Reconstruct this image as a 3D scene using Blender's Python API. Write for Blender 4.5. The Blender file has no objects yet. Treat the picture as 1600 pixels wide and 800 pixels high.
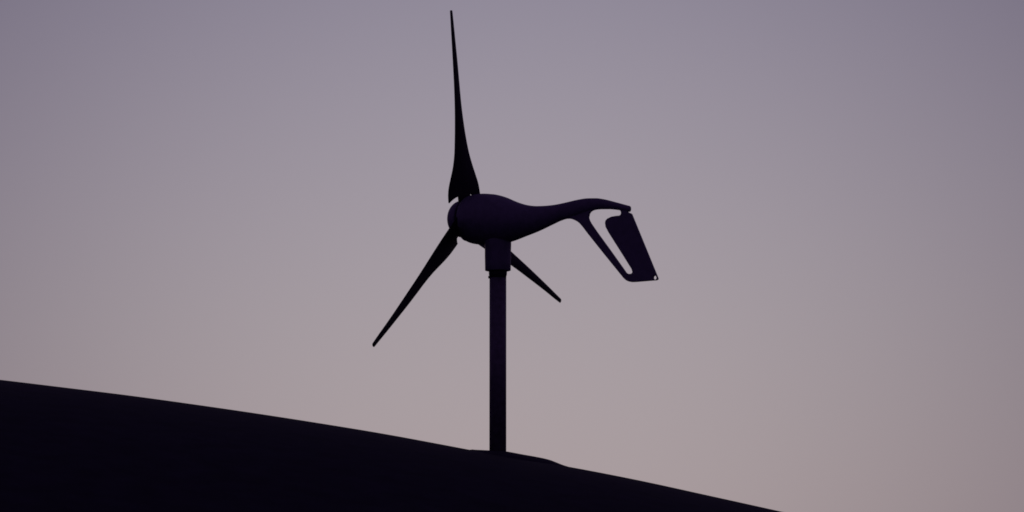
import bpy, bmesh, math
from mathutils import Vector

scene = bpy.context.scene
R = math.radians

# ------------------------------------------------------------------ camera
CAM_Z = 2.6
PITCH = R(6.0)
DIST = 10.0                       # metres to the turbine
FIELD = 2.792                     # metres across the frame at that distance
cam_data = bpy.data.cameras.new("camera")
cam_data.sensor_width = 36.0
cam_data.lens = 36.0 * DIST / FIELD
cam_data.clip_start = 0.1
cam_data.clip_end = 9000.0
cam = bpy.data.objects.new("camera", cam_data)
scene.collection.objects.link(cam)
cam.location = (0, 0, CAM_Z)
cam.rotation_euler = (R(90) + PITCH, 0, 0)
scene.camera = cam

# ------------------------------------------------------------------ sky: dusk glow behind the turbine, lens corner darkening put into its falloff
world = bpy.data.worlds.new("World")
scene.world = world
world.use_nodes = True
nt = world.node_tree
nt.nodes.clear()


def nd(kind, **kw):
    n = nt.nodes.new(kind)
    for k, v in kw.items():
        setattr(n, k, v)
    return n


def mth(op, a, b=None, c=None):
    n = nd('ShaderNodeMath', operation=op)
    for i, v in enumerate((a, b, c)):
        if v is None:
            continue
        if isinstance(v, (int, float)):
            n.inputs[i].default_value = v
        else:
            nt.links.new(v, n.inputs[i])
    return n.outputs[0]


GLOW_AZ, GLOW_EL = -0.05, 5.3       # brightest point of the sky colour, degrees
SIG_AZ, SIG_EL_UP, PEAK = 11.2, 9.83, (0.337 * 1.25, 0.307 * 1.25, 0.289 * 1.25)
tc = nd('ShaderNodeTexCoord')
sep = nd('ShaderNodeSeparateXYZ')
nt.links.new(tc.outputs['Generated'], sep.inputs[0])
az = mth('ARCTAN2', sep.outputs[0], sep.outputs[1])
el = mth('ARCSINE', mth('MINIMUM', mth('MAXIMUM', sep.outputs[2], -1.0), 1.0))
da = mth('DIVIDE', mth('SUBTRACT', az, R(GLOW_AZ)), R(SIG_AZ))
de = mth('DIVIDE', mth('SUBTRACT', el, R(GLOW_EL)), R(SIG_EL_UP))
r2 = mth('ADD', mth('MULTIPLY', da, da), mth('MULTIPLY', de, de))
lobe = mth('DIVIDE', 1.0, mth('ADD', mth('POWER', r2, 1.25), 1.0))  # sky colour fades outwards, imitating the lens darkening towards the frame corners
# colour turns from warm grey low down to violet blue higher up
ramp = nd('ShaderNodeValToRGB')
nt.links.new(mth('DIVIDE', el, R(30.0)), ramp.inputs[0])
ramp.color_ramp.interpolation = 'LINEAR'
els = ramp.color_ramp.elements
stops = [(0, (1.17, 1.12, 1.01)), (2.5, (1.085, 1.055, 1.005)), (5, (1.0, 1.0, 1.0)), (7.5, (0.912, 0.932, 0.995)), (10, (0.832, 0.868, 0.99)),
         (15, (0.75, 0.80, 0.97)), (30, (0.65, 0.73, 0.95))]
while len(els) < len(stops):
    els.new(0.5)
for k_, (deg, colr) in enumerate(stops):
    els[k_].position = deg / 30.0
for k_, (deg, colr) in enumerate(stops):
    els[k_].color = tuple(c_ / 1.25 for c_ in colr) + (1,)
mul = nd('ShaderNodeVectorMath', operation='SCALE')
nt.links.new(ramp.outputs[0], mul.inputs[0])
nt.links.new(lobe, mul.inputs['Scale'])
tint = nd('ShaderNodeVectorMath', operation='MULTIPLY')
nt.links.new(mul.outputs[0], tint.inputs[0])
tint.inputs[1].default_value = PEAK
bg_glow = nd('ShaderNodeBackground')
nt.links.new(tint.outputs[0], bg_glow.inputs[0])
bg_glow.inputs[1].default_value = 1.0
sky = nd('ShaderNodeTexSky', sky_type='NISHITA')
sky.sun_disc = False
sky.sun_elevation = R(-4.0)
sky.sun_rotation = R(0.3)
bg_sky = nd('ShaderNodeBackground')
nt.links.new(sky.outputs[0], bg_sky.inputs[0])
bg_sky.inputs[1].default_value = 0.05
# the rest of the sky, overhead and behind the viewer: deep violet blue of late dusk
bg_base = nd('ShaderNodeBackground')
bg_base.inputs[0].default_value = (0.034, 0.018, 0.066, 1)
bg_base.inputs[1].default_value = 1.0
add0 = nd('ShaderNodeAddShader')
nt.links.new(bg_base.outputs[0], add0.inputs[0])
nt.links.new(bg_sky.outputs[0], add0.inputs[1])
add = nd('ShaderNodeAddShader')
nt.links.new(bg_glow.outputs[0], add.inputs[0])
nt.links.new(add0.outputs[0], add.inputs[1])
out = nd('ShaderNodeOutputWorld')
nt.links.new(add.outputs[0], out.inputs[0])

# ------------------------------------------------------------------ sun: already down, only a trace of warm light
sun_data = bpy.data.lights.new("sun", 'SUN')
sun_data.energy = 0.02
sun_data.angle = R(10)
sun_data.color = (1.0, 0.72, 0.62)
sun = bpy.data.objects.new("sun", sun_data)
scene.collection.objects.link(sun)
sun.rotation_euler = (R(90 - 2.0), 0, R(180 + 20))     # low, from beyond the turbine, a little left

scene.view_settings.view_transform = 'Standard'
scene.view_settings.look = 'None'
scene.view_settings.exposure = 0.0
scene.view_settings.gamma = 1.0
scene.cycles.filter_width = 1.7                       # the lens is a touch soft

# ------------------------------------------------------------------ helpers
FPX = 1600 * DIST / FIELD
FW = Vector((0, math.cos(PITCH), math.sin(PITCH)))
UP = Vector((0, -math.sin(PITCH), math.cos(PITCH)))
EYE = Vector((0, 0, CAM_Z))


def ray(px, py):
    return FW + Vector((1, 0, 0)) * ((px - 800) / FPX) + UP * ((400 - py) / FPX)


def at(px, py, dep=DIST):
    return EYE + ray(px, py) * dep


# nacelle frame measured from the three blade tips
HUB = at(725.656, 342.183)
YAW, TILT, PHASE, RADIUS = 0.53817264, -0.0466905, 0.19861307, 0.56915
N = Vector((math.cos(YAW) * math.cos(TILT), -math.sin(YAW) * math.cos(TILT), math.sin(TILT)))  # towards the tail
H = Vector((-math.sin(YAW), -math.cos(YAW), 0))                                              # sideways
U = -N.cross(H)
if U.z < 0:
    U = -U


def on_plane(px, py):
    """point of the nacelle's own upright plane -> (along, up) in metres"""
    d = ray(px, py)
    t = (HUB - EYE).dot(H) / d.dot(H)
    P = EYE + d * t - HUB
    return P.dot(N), P.dot(U)


def nac(s, h, u):
    return HUB + N * s + H * h + U * u


def interp(pts):
    xs = [p[0] for p in pts]
    ys = [p[1] for p in pts]
    n = len(xs)
    m = []
    for i in range(n):
        if i in (0, n - 1):
            j = 0 if i == 0 else n - 2
            m.append((ys[j + 1] - ys[j]) / (xs[j + 1] - xs[j]))
        else:
            d0 = (ys[i] - ys[i - 1]) / (xs[i] - xs[i - 1])
            d1 = (ys[i + 1] - ys[i]) / (xs[i + 1] - xs[i])
            m.append((d0 + d1) / 2 if d0 * d1 > 0 else 0.0)

    def f(x):
        if x <= xs[0]:
            return ys[0]
        if x >= xs[-1]:
            return ys[-1]
        i = max(k for k in range(n - 1) if xs[k] <= x)
        h = xs[i + 1] - xs[i]
        t = (x - xs[i]) / h
        return ((2 * t**3 - 3 * t * t + 1) * ys[i] + (t**3 - 2 * t * t + t) * h * m[i]
                + (-2 * t**3 + 3 * t * t) * ys[i + 1] + (t**3 - t * t) * h * m[i + 1])
    return f


def material(name, col, rough, noise_scale=30.0, vary=0.25, bump=0.0, metal=0.0, spec=0.5):
    m = bpy.data.materials.new(name)
    m.use_nodes = True
    t = m.node_tree
    b = t.nodes['Principled BSDF']
    b.inputs['Metallic'].default_value = metal
    b.inputs['Specular IOR Level'].default_value = spec
    co = t.nodes.new('ShaderNodeTexCoord')
    nz = t.nodes.new('ShaderNodeTexNoise')
    nz.inputs['Scale'].default_value = noise_scale
    nz.inputs['Detail'].default_value = 6
    t.links.new(co.outputs['Object'], nz.inputs['Vector'])
    rp = t.nodes.new('ShaderNodeValToRGB')
    rp.color_ramp.elements[0].position = 0.3
    rp.color_ramp.elements[1].position = 0.7
    rp.color_ramp.elements[0].color = tuple(c * (1 - vary) for c in col) + (1,)
    rp.color_ramp.elements[1].color = tuple(min(1, c * (1 + vary)) for c in col) + (1,)
    t.links.new(nz.outputs['Fac'], rp.inputs[0])
    t.links.new(rp.outputs[0], b.inputs['Base Color'])
    mr = t.nodes.new('ShaderNodeMapRange')
    mr.inputs['To Min'].default_value = rough - 0.08
    mr.inputs['To Max'].default_value = min(1, rough + 0.08)
    t.links.new(nz.outputs['Fac'], mr.inputs[0])
    t.links.new(mr.outputs[0], b.inputs['Roughness'])
    if bump:
        bp = t.nodes.new('ShaderNodeBump')
        bp.inputs['Strength'].default_value = bump
        bp.inputs['Distance'].default_value = 0.002
        t.links.new(nz.outputs['Fac'], bp.inputs['Height'])
        t.links.new(bp.outputs[0], b.inputs['Normal'])
    return m


M_PAINT = material('grey_violet_paint', (0.16, 0.15, 0.20), 0.5, 60, 0.15, 0.15)
M_BLADE = material('black_blade_plastic', (0.018, 0.017, 0.02), 0.55, 90, 0.2, 0.1, spec=0.35)
M_POLE = material('weathered_steel', (0.15, 0.135, 0.16), 0.5, 70, 0.3, 0.3)
M_RUBBER = material('black_rubber', (0.02, 0.02, 0.022), 0.7, 120, 0.3, 0.3)
M_ROOF = material('dark_roof_membrane', (0.03, 0.03, 0.042), 0.9, 14, 0.25, 0.5, spec=0.1)
M_PATCH = material('dark_patch_membrane', (0.034, 0.033, 0.046), 0.85, 25, 0.25, 0.5, spec=0.1)
M_WALL = material('dark_render', (0.10, 0.095, 0.10), 0.9, 9, 0.2, 0.5, spec=0.2)
M_GROUND = material('dry_ground', (0.06, 0.055, 0.045), 0.95, 0.6, 0.35, 0.5, spec=0.1)
M_GLASS = material('window_glass', (0.02, 0.02, 0.025), 0.12, 5, 0.1)
M_WOOD = material('dark_stained_wood', (0.06, 0.045, 0.035), 0.7, 20, 0.3, 0.4)


def link_obj(name, me, mat, parent=None, smooth=True):
    o = bpy.data.objects.new(name, me)
    scene.collection.objects.link(o)
    if mat and not me.materials:
        me.materials.append(mat)
    if smooth:
        for p in me.polygons:
            p.use_smooth = True
    if parent is not None:
        o.parent = parent
        o.matrix_parent_inverse = parent.matrix_basis.inverted()
    return o


def mesh_from(name, verts, faces, mat, parent=None, smooth=True, origin=None):
    me = bpy.data.meshes.new(name)
    org = origin or Vector((0, 0, 0))
    me.from_pydata([tuple(Vector(v) - org) for v in verts], [], faces)
    bm = bmesh.new()
    bm.from_mesh(me)
    bmesh.ops.recalc_face_normals(bm, faces=bm.faces)
    bm.to_mesh(me)
    bm.free()
    o = bpy.data.objects.new(name, me)
    o.location = org
    scene.collection.objects.link(o)
    me.materials.append(mat)
    if smooth:
        for p in me.polygons:
            p.use_smooth = True
    if parent is not None:
        o.parent = parent
        bpy.context.view_layer.update()
        o.matrix_parent_inverse = parent.matrix_world.inverted()
    return o


def loft(rings, cap=True):
    k = len(rings[0])
    verts = [v for r in rings for v in r]
    faces = []
    for i in range(len(rings) - 1):
        for j in range(k):
            a = i * k + j
            b = i * k + (j + 1) % k
            faces.append((a, b, b + k, a + k))
    if cap:
        faces.append(tuple(range(k)))
        faces.append(tuple((len(rings) - 1) * k + j for j in range(k)))
    return verts, faces


def lathe(axis_pts, origin, ax, ux, vx, k=40):
    """axis_pts = (distance along ax, radius)"""
    rings = []
    for s, r in axis_pts:
        rings.append([origin + ax * s + ux * (r * math.cos(2 * math.pi * j / k)) + vx * (r * math.sin(2 * math.pi * j / k))
                      for j in range(k)])
    return loft(rings)


def props(o, label=None, cat=None, kind=None, group=None):
    for k, v in (('label', label), ('category', cat), ('kind', kind), ('group', group)):
        if v:
            o[k] = v


Z = Vector((0, 0, 1))
X = Vector((1, 0, 0))
Y = Vector((0, 1, 0))

# ------------------------------------------------------------------ ground
gv, gf = [], []
rad = [0, 5, 12, 30, 80, 250, 900, 4000]
K = 64
gv.append((0, 10, 0))
for r in rad[1:]:
    for j in range(K):
        a = 2 * math.pi * j / K
        hgt = 0.03 * math.sin(3 * a + r) if r > 12 else 0.0
        gv.append((r * math.cos(a), 10 + r * math.sin(a), hgt))
for j in range(K):
    gf.append((0, 1 + j, 1 + (j + 1) % K))
for i in range(len(rad) - 2):
    for j in range(K):
        a = 1 + i * K + j
        b = 1 + i * K + (j + 1) % K
        gf.append((a, b, b + K, a + K))
ground = mesh_from('ground', gv, gf, M_GROUND)
props(ground, kind='structure')

# ------------------------------------------------------------------ where the pole stands
s_pole, _ = on_plane(778.2, 400)
PY = nac(s_pole, 0, 0).y
PX = (EYE + ray(777.9, 560) * ((PY - EYE.y) / ray(777.9, 560).y)).x
DEP_Y = PY


def at_y(px, py, y=None):
    y = PY if y is None else y
    d = ray(px, py)
    return EYE + d * ((y - EYE.y) / d.y)


# ------------------------------------------------------------------ building with the low curved roof
sil = [(-160, 577.5), (-60, 587.5), (0, 594), (100, 606), (200, 618.3), (300, 632), (400, 646.5), (500, 662), (600, 678.5),
       (700, 697), (735, 703.7), (800, 715.3), (885, 729.3), (1000, 751.5), (1100, 773.3), (1225, 801), (1330, 825)]
prof = []
for px, py in sil:
    P = at_y(px, py - 0.7)
    prof.append((P.x, P.z))
# carry the same gentle curve on past the frame: up to a crown on the left, down to an eave on the right
x0, z0 = prof[0]
left = []
RAD = 17.0
sl = 0.105
for i in range(1, 22):
    dx = 0.25 * i
    left.append((x0 - dx, z0 + sl * dx - dx * dx / (2 * RAD)))
prof = left[::-1] + prof
x1, z1 = prof[-1]
sl = (prof[-1][1] - prof[-2][1]) / (prof[-1][0] - prof[-2][0])
for i in range(1, 10):
    dx = 0.25 * i
    prof.append((x1 + dx, z1 + sl * dx - dx * dx / (2 * RAD)))
P_of = interp(prof)
RY = 6.0
Y0 = PY + RY * 0.052


def roof_z(x, y):
    return P_of(x) - ((y - Y0) ** 2 - (PY - Y0) ** 2) / (2 * RY)


XL, XR = prof[0][0], prof[-1][0]
YF, YB = PY - 2.4, PY + 3.0
xs = []
x = XL
while x < XR - 0.02:
    xs.append(x)
    x += 0.05 if -1.6 < x < 1.6 else 0.2
xs.append(XR)
ys = [YF + (YB - YF) * i / 60 for i in range(61)]
house = bpy.data.objects.new('building', None)
scene.collection.objects.link(house)
house.location = ((XL + XR) / 2, (YF + YB) / 2, 0)
props(house, 'dark building seen as a smooth curved roof sloping down right below the turbine', 'building')
bpy.context.view_layer.update()
verts, faces = [], []
nx, ny = len(xs), len(ys)
TH = 0.09
for lay in (0, 1):
    for x in xs:
        for y in ys:
            verts.append((x, y, roof_z(x, y) - TH * lay))
for i in range(nx - 1):
    for j in range(ny - 1):
        a = i * ny + j
        faces.append((a, a + ny, a + ny + 1, a + 1))
        b = a + nx * ny
        faces.append((b, b + 1, b + ny + 1, b + ny))
for i in range(nx - 1):
    for j in (0, ny - 1):
        a = i * ny + j
        faces.append((a, a + ny, a + ny + nx * ny, a + nx * ny))
for j in range(ny - 1):
    for i in (0, nx - 1):
        a = i * ny + j
        faces.append((a, a + 1, a + 1 + nx * ny, a + nx * ny))
roof = mesh_from('roof', verts, faces, M_ROOF, house)

# membrane patch dressed over the roof round the foot of the pole
patch_h = interp([(px, h) for px, h in [(734, 0.0), (738, 1.3), (742, 1.6), (750, 2.7), (765, 4.7), (778, 6.6), (795, 7.7), (815, 7.3),
                                         (835, 7.0), (850, 6.4), (860, 5.4), (870, 3.2), (880, 1.0), (888, 0.0)]])


def patch_px(x):
    return 800 + x * FPX / (DEP_Y * math.cos(PITCH) + 0.05)


verts, faces = [], []
cx = at_y(811, 715).x
RXP = at_y(888, 715).x - cx
RYP = 0.13
rings = []
KR, KA = 18, 64
verts.append(None)
for i in range(1, KR + 1):
    for j in range(KA):
        a = 2 * math.pi * j / KA
        f = i / KR
        verts.append((cx + RXP * f * math.cos(a), PY + RYP * f * math.sin(a)))
verts[0] = (cx, PY)
PXM = 0.001745


def patch_z(x, y):
    half = RYP * math.sqrt(max(1e-6, 1 - ((x - cx) / RXP) ** 2))
    v = min(1.0, abs(y - PY) / half)
    fy = max(0.0, 1 - v * v) ** 0.7
    return roof_z(x, y) - 0.0015 + (patch_h(patch_px(x)) + 0.9) * PXM * fy


verts = [(x, y, patch_z(x, y)) for x, y in verts]
for j in range(KA):
    faces.append((0, 1 + j, 1 + (j + 1) % KA))
for i in range(KR - 1):
    for j in range(KA):
        a = 1 + i * KA + j
        b = 1 + i * KA + (j + 1) % KA
        faces.append((a, b, b + KA, a + KA))
flash = mesh_from('flashing', verts, faces, M_PATCH, roof)
flash['label'] = 'low raised oval patch around the foot of the turbine pole'


# walls under the roof, with door and windows out of the camera's sight
def box(name, x0, x1, y0, y1, z0, z1, mat, parent, top=None):
    v = [(x0, y0, z0), (x1, y0, z0), (x1, y1, z0), (x0, y1, z0),
         (x0, y0, z1), (x1, y0, z1), (x1, y1, z1), (x0, y1, z1)]
    if top:
        v[4:] = [(a, b, top(a, b)) for a, b, _ in v[4:]]
    f = [(0, 1, 2, 3), (4, 5, 6, 7), (0, 1, 5, 4), (1, 2, 6, 5), (2, 3, 7, 6), (3, 0, 4, 7)]
    return mesh_from(name, v, f, mat, parent, smooth=False)


def wall_strip(pts, thick_dir):
    """vertical wall following the roof underside along pts"""
    v, f = [], []
    for (x, y) in pts:
        for t in (0, 1):
            xx, yy = x + thick_dir[0] * t, y + thick_dir[1] * t
            v.append((xx, yy, 0.0))
            v.append((xx, yy, roof_z(xx, yy) - TH + 0.01))
    for i in range(len(pts) - 1):
        a, b = i * 4, i * 4 + 4
        f += [(a, b, b + 1, a + 1), (a + 2, a + 3, b + 3, b + 2), (a, a + 2, b + 2, b), (a + 1, b + 1, b + 3, a + 3)]
    e = (len(pts) - 1) * 4
    f += [(0, 1, 3, 2), (e, e + 2, e + 3, e + 1)]
    return mesh_from('wall', v, f, M_WALL, house, smooth=False)


IN = 0.35
nseg = 30
wx = [XL + IN + (XR - XL - 2 * IN) * i / nseg for i in range(nseg + 1)]
wall_strip([(a, YF + IN) for a in wx], (0, 0.2))
wall_strip([(a, YB - IN) for a in wx], (0, -0.2))
wy = [YF + IN + 0.2 + (YB - YF - 2 * IN - 0.4) * i / 12 for i in range(13)]
wall_strip([(XL + IN, b) for b in wy], (0.2, 0))
wall_strip([(XR - IN, b) for b in wy], (-0.2, 0))

# ------------------------------------------------------------------ wind turbine
foot_z = roof_z(PX, PY) - 0.02
turbine = bpy.data.objects.new('wind_turbine', None)
scene.collection.objects.link(turbine)
turbine.location = (PX, PY, foot_z)
props(turbine, 'small dark three bladed wind turbine on a short round pole standing on the roof', 'wind turbine')
bpy.context.view_layer.update()

zt = lambda py: at_y(778, py).z
px_m = (at_y(779, 400) - at_y(778, 400)).x
base = Vector((PX, PY, 0))
# pole
r_p = 13.15 * px_m
z_lo, z_hi = foot_z, zt(424)
k = 48
v, f = lathe([(z_lo, r_p), (z_hi, r_p)], base, Z, X, Y, k)
mesh_from('pole', v, f, M_POLE, turbine)
# clamp collar under the head, with a bolt on the left
v, f = lathe([(zt(423) , 14.3 * px_m), (zt(426.5), 14.3 * px_m), (zt(430.5), 13.9 * px_m), (zt(431), 13.3 * px_m), (zt(435.5), 13.1 * px_m)],
             base, Z, X, Y, k)
collar = mesh_from('collar', v, f, M_RUBBER, turbine)
bc = Vector((PX - 12.2 * px_m, PY - 0.004, zt(433.3)))
v, f = lathe([(-0.001, 0.0038), (0.0040, 0.0038), (0.0050, 0.0028)], bc, -X, Y, Z, 12)
mesh_from('bolt', v, f, M_RUBBER, collar)
# yaw housing
tp = [(392, 21.4), (384, 21.6), (378.5, 22.6), (375, 24.5), (370, 28)]
seq = [(423.2, 18.6), (422.9, 19.7), (422.3, 20.1), (410, 20.3), (400, 20.5)] + [(a, b - 0.9) for a, b in tp[:1]] + \
      [(384, 20.8), (378, 20.9), (366, 20.0), (358, 15.0)]
v, f = lathe([(zt(a), b * px_m) for a, b in seq], base, Z, X, Y, k)
mesh_from('yaw_housing', v, f, M_PAINT, turbine)

# nacelle and tail arm as one loft
top_px = [(729.5, 311.5), (733, 307.6), (740, 304.9), (750, 303.1), (758, 302.6), (766, 303), (775, 304), (790, 308), (802.5, 313.4), (815, 318), (825, 320.6),
          (840, 321.9), (855, 321.3), (870, 319.4), (885, 316.2), (900, 312.6), (915, 310), (930, 309.6), (945, 311.5),
          (962, 315.8), (975, 319.3), (984, 321.8)]
bot_px = [(729.5, 376.8), (735, 379.7), (745, 381.8), (755, 382.8), (770, 383), (785, 381), (800, 376.8), (815, 371.3), (840, 361.9), (862.5, 351.4),
          (877.5, 344.4), (888, 341), (900, 337.5), (912, 333.2), (927, 328.6), (938.6, 327), (953.5, 327), (967, 328.4), (984, 331.2)]
tops = interp([on_plane(*p) for p in top_px])
bots = interp([on_plane(*p) for p in bot_px])
sA, sB = on_plane(729.5, 340)[0], on_plane(984, 326)[0]
wid = interp([(0.0, 0.054), (0.04, 0.062), (0.10, 0.064), (0.16, 0.05), (0.21, 0.031), (0.27, 0.019), (0.34, 0.012), (0.42, 0.0085), (0.6, 0.006)])
rings = []
ss = [sA + (sB - sA) * i / 110 for i in range(111)]
KN = 40


def nring(s, kk=1.0):
    t, b = tops(s), bots(s)
    c, hh, w = (t + b) / 2, (t - b) / 2 * kk, wid(s) * kk
    return [nac(s, w * math.cos(2 * math.pi * j / KN), c + hh * math.sin(2 * math.pi * j / KN)) for j in range(KN)]


rings.append(nring(sA - 0.0015, 0.86))
rings.append(nring(sA - 0.0008, 0.95))
for s in ss:
    rings.append(nring(s))
rings.append(nring(sB + 0.0012, 0.86))
v, f = loft(rings)
nacelle = mesh_from('nacelle', v, f, M_PAINT, turbine)

# tail fin: flat casting with strut, slot and a small hole in its corner
outer = [(872, 338), (876.5, 345), (881, 343.2), (886, 342), (890, 341.9), (894, 342.5), (898, 344), (902.5, 346.3), (906.8, 349.8), (912, 356), (917.4, 363.3),
         (945, 398), (974.8, 434.7), (977.5, 437.2), (980, 438.9), (983.5, 440.3), (987.5, 441), (995, 440.7), (1026, 438.1), (1028, 437.3),
         (1028.8, 435.2), (987.6, 334.6), (986, 333.2), (981.8, 331.6), (981.4, 329), (981.8, 326), (970, 322), (940, 317), (915, 317), (895, 322), (878, 330)]
hole = [(967.3, 328.1), (953.5, 327), (938.6, 327.1), (932, 327.6), (927, 328.9), (923.6, 331), (921.4, 334), (920.2, 340), (921.4, 344), (923.8, 348.7),
        (933.3, 362.5), (953.5, 390.3), (975.8, 421.6), (978.5, 425.6), (981, 427.5), (985.2, 427.9), (987.9, 426.8), (988.5, 424.6), (987.4, 420.7),
        (974.8, 400.5), (951.4, 363.5), (946.8, 354.8), (945.8, 348.4), (946.6, 344.6), (949.3, 341.6), (955.6, 338.5), (963, 337.2), (968, 336.8), (970.2, 335.4), (970.9, 332.6), (970, 329.6)]
pin = [(1023.9 + 2.5 * math.cos(a), 433.9 + 3.1 * math.sin(a)) for a in [2 * math.pi * i / 14 for i in range(14)]]




cu = bpy.data.curves.new('tail_curve', 'CURVE')
cu.dimensions = '2D'
cu.fill_mode = 'BOTH'
for loop in (outer, hole, pin):
    sp = cu.splines.new('POLY')
    sp.points.add(len(loop) - 1)
    for q, (a, b) in enumerate(loop):
        s, u = on_plane(a, b)
        sp.points[q].co = (s, u, 0, 1)
    sp.use_cyclic_u = True
cu.extrude = 0.0022
cu.bevel_depth = 0.0018
cu.bevel_resolution = 2
cu.offset = -0.0020
tmp = bpy.data.objects.new('tail_tmp', cu)
scene.collection.objects.link(tmp)
bpy.context.view_layer.update()
dg = bpy.context.evaluated_depsgraph_get()
me = bpy.data.meshes.new_from_object(tmp.evaluated_get(dg))
scene.collection.objects.unlink(tmp)
bpy.data.objects.remove(tmp)
vv = [nac(p.co.x, p.co.z, p.co.y) for p in me.vertices]
ff = [tuple(p.vertices) for p in me.polygons]
fin = mesh_from('tail_fin', vv, ff, M_PAINT, turbine, smooth=False)

# hub plate and nose cone
v, f = lathe([(-0.004, 0.040), (-0.003, 0.043), (0.006, 0.043), (0.008, 0.040)], HUB, N, H, U, 48)
mesh_from('hub', v, f, M_RUBBER, turbine)
dome = [(-0.003, 0.046), (-0.0035, 0.0495)]
for i in range(0, 19):
    a = math.pi / 2 * i / 18
    dome.append((-0.006 - 0.0375 * math.sin(a), max(0.0004, 0.0505 * math.cos(a) ** 0.92)))
v, f = lathe(dome, HUB, N, H, U, 48)
mesh_from('nose_cone', v, f, M_PAINT, turbine)

# blades: (fraction of radius, near edge tangential, axial, far edge tangential, axial) in mm
ST = [(1.0, 5.6, -0.3, -6.3, -0.6), (0.93, 7.4, 0.4, -8.0, 0.2), (0.85, 9.4, 1.3, -9.3, 1.3), (0.75, 11.6, 2.1, -11.6, 2.3), (0.65, 13.7, 2.6, -13.9, 2.6),
      (0.55, 15.9, 2.0, -16.4, 3.0), (0.46, 18.5, 0.4, -20.2, 4.4), (0.38, 22.8, -0.9, -25.2, 6.4), (0.31, 28.6, -1.8, -30.8, 9.5), (0.25, 35.4, -4.9, -37.2, 14.2),
      (0.20, 42.2, -10.0, -43.1, 19.2), (0.16, 47.2, -14.3, -47.3, 22.8), (0.13, 49.2, -16.4, -49.2, 23.9), (0.105, 49.8, -16.9, -50.5, 24.4), (0.06, 49.0, -17.0, -50.8, 24.5)]
ST = ST[::-1]
ed = [interp([(r[0] * RADIUS, r[i] / 1000.0) for r in ST]) for i in (1, 2, 3, 4)]
low = interp([(0.0, 0.050), (0.02, 0.0475), (0.06, 0.0510), (0.14, 0.0570), (0.24, 0.0620), (0.335, 0.0645)])
low2 = interp([(0.665, 0.0665), (0.69, 0.0716), (0.715, 0.0695), (0.74, 0.0635), (0.80, 0.0610), (0.88, 0.060), (0.95, 0.059), (1.0, 0.060)])


def r_low(c):
    if c <= 0.34:
        return low(c)
    if c >= 0.66:
        return low2(c)
    return 0.018


cs = [0.0, 0.02, 0.05, 0.09, 0.14, 0.19, 0.24, 0.29, 0.335, 0.345, 0.39, 0.44, 0.5, 0.56, 0.61, 0.655, 0.665, 0.70, 0.74, 0.77, 0.80, 0.84, 0.88, 0.92, 0.95, 0.98, 1.0]
vs = [(i / 70) ** 1.35 for i in range(71)]


def blade_pt(c, v, side):
    lo = r_low(c)
    end = RADIUS - 0.0025 * (abs(c - 0.5) * 2) ** 3
    r = lo + (end - lo) * v
    t0, a0, t1, a1 = (g(r) for g in ed)
    t = t0 + (t1 - t0) * c
    a = a0 + (a1 - a0) * c
    ch = math.hypot(t1 - t0, a1 - a0)
    prof_t = 4 * c * (1 - c) * (1.15 - 0.3 * c)
    th = min(0.0105, 0.11 * ch + 0.0006) * prof_t * 0.5 + 0.0004
    # slight camber, hollow face towards the wind
    cam_ = 0.03 * ch * 4 * c * (1 - c)
    nt_, na_ = -(a1 - a0) / ch, (t1 - t0) / ch
    return Vector((t + nt_ * (side * th) - nt_ * cam_ * 0, a + na_ * (side * th) - cam_ * 0, r))


nc, nv = len(cs), len(vs)
bv, bf = [], []
for side in (1, -1):
    for c in cs:
        for v_ in vs:
            bv.append(blade_pt(c, v_, side))
for i in range(nc - 1):
    for j in range(nv - 1):
        a = i * nv + j
        b = a + nc * nv
        bf.append((a, a + 1, a + nv + 1, a + nv))
        bf.append((b, b + nv, b + nv + 1, b + 1))
for i in range(nc - 1):
    for j in (0, nv - 1):
        a = i * nv + j
        bf.append((a, a + nv, a + nv + nc * nv, a + nc * nv))
for j in range(nv - 1):
    for i in (0, nc - 1):
        a = i * nv + j
        bf.append((a, a + 1, a + 1 + nc * nv, a + nc * nv))
# one blade mesh in its own frame (x = tangential, y = axial, z = outwards), shared by the three blades
bme = bpy.data.meshes.new('rotor_blade')
bme.from_pydata([tuple(p) for p in bv], [], bf)
bm = bmesh.new()
bm.from_mesh(bme)
bmesh.ops.recalc_face_normals(bm, faces=bm.faces)
bm.to_mesh(bme)
bm.free()
for p in bme.polygons:
    p.use_smooth = True
bme.materials.append(M_BLADE)
from mathutils import Matrix
bpy.context.view_layer.update()
blade_labels = ['long blade pointing straight up', 'blade pointing down to the left', 'blade pointing down to the right behind the housing']
for q in range(3):
    a = PHASE + q * 2 * math.pi / 3
    rh = U * math.cos(a) + H * math.sin(a)
    T = N.cross(rh)
    m = Matrix(((T.x, N.x, rh.x, HUB.x), (T.y, N.y, rh.y, HUB.y), (T.z, N.z, rh.z, HUB.z), (0, 0, 0, 1)))
    o = bpy.data.objects.new('rotor_blade', bme)
    scene.collection.objects.link(o)
    o.parent = turbine
    o.matrix_parent_inverse = turbine.matrix_world.inverted()
    o.matrix_basis = m
    o['label'] = blade_labels[q]
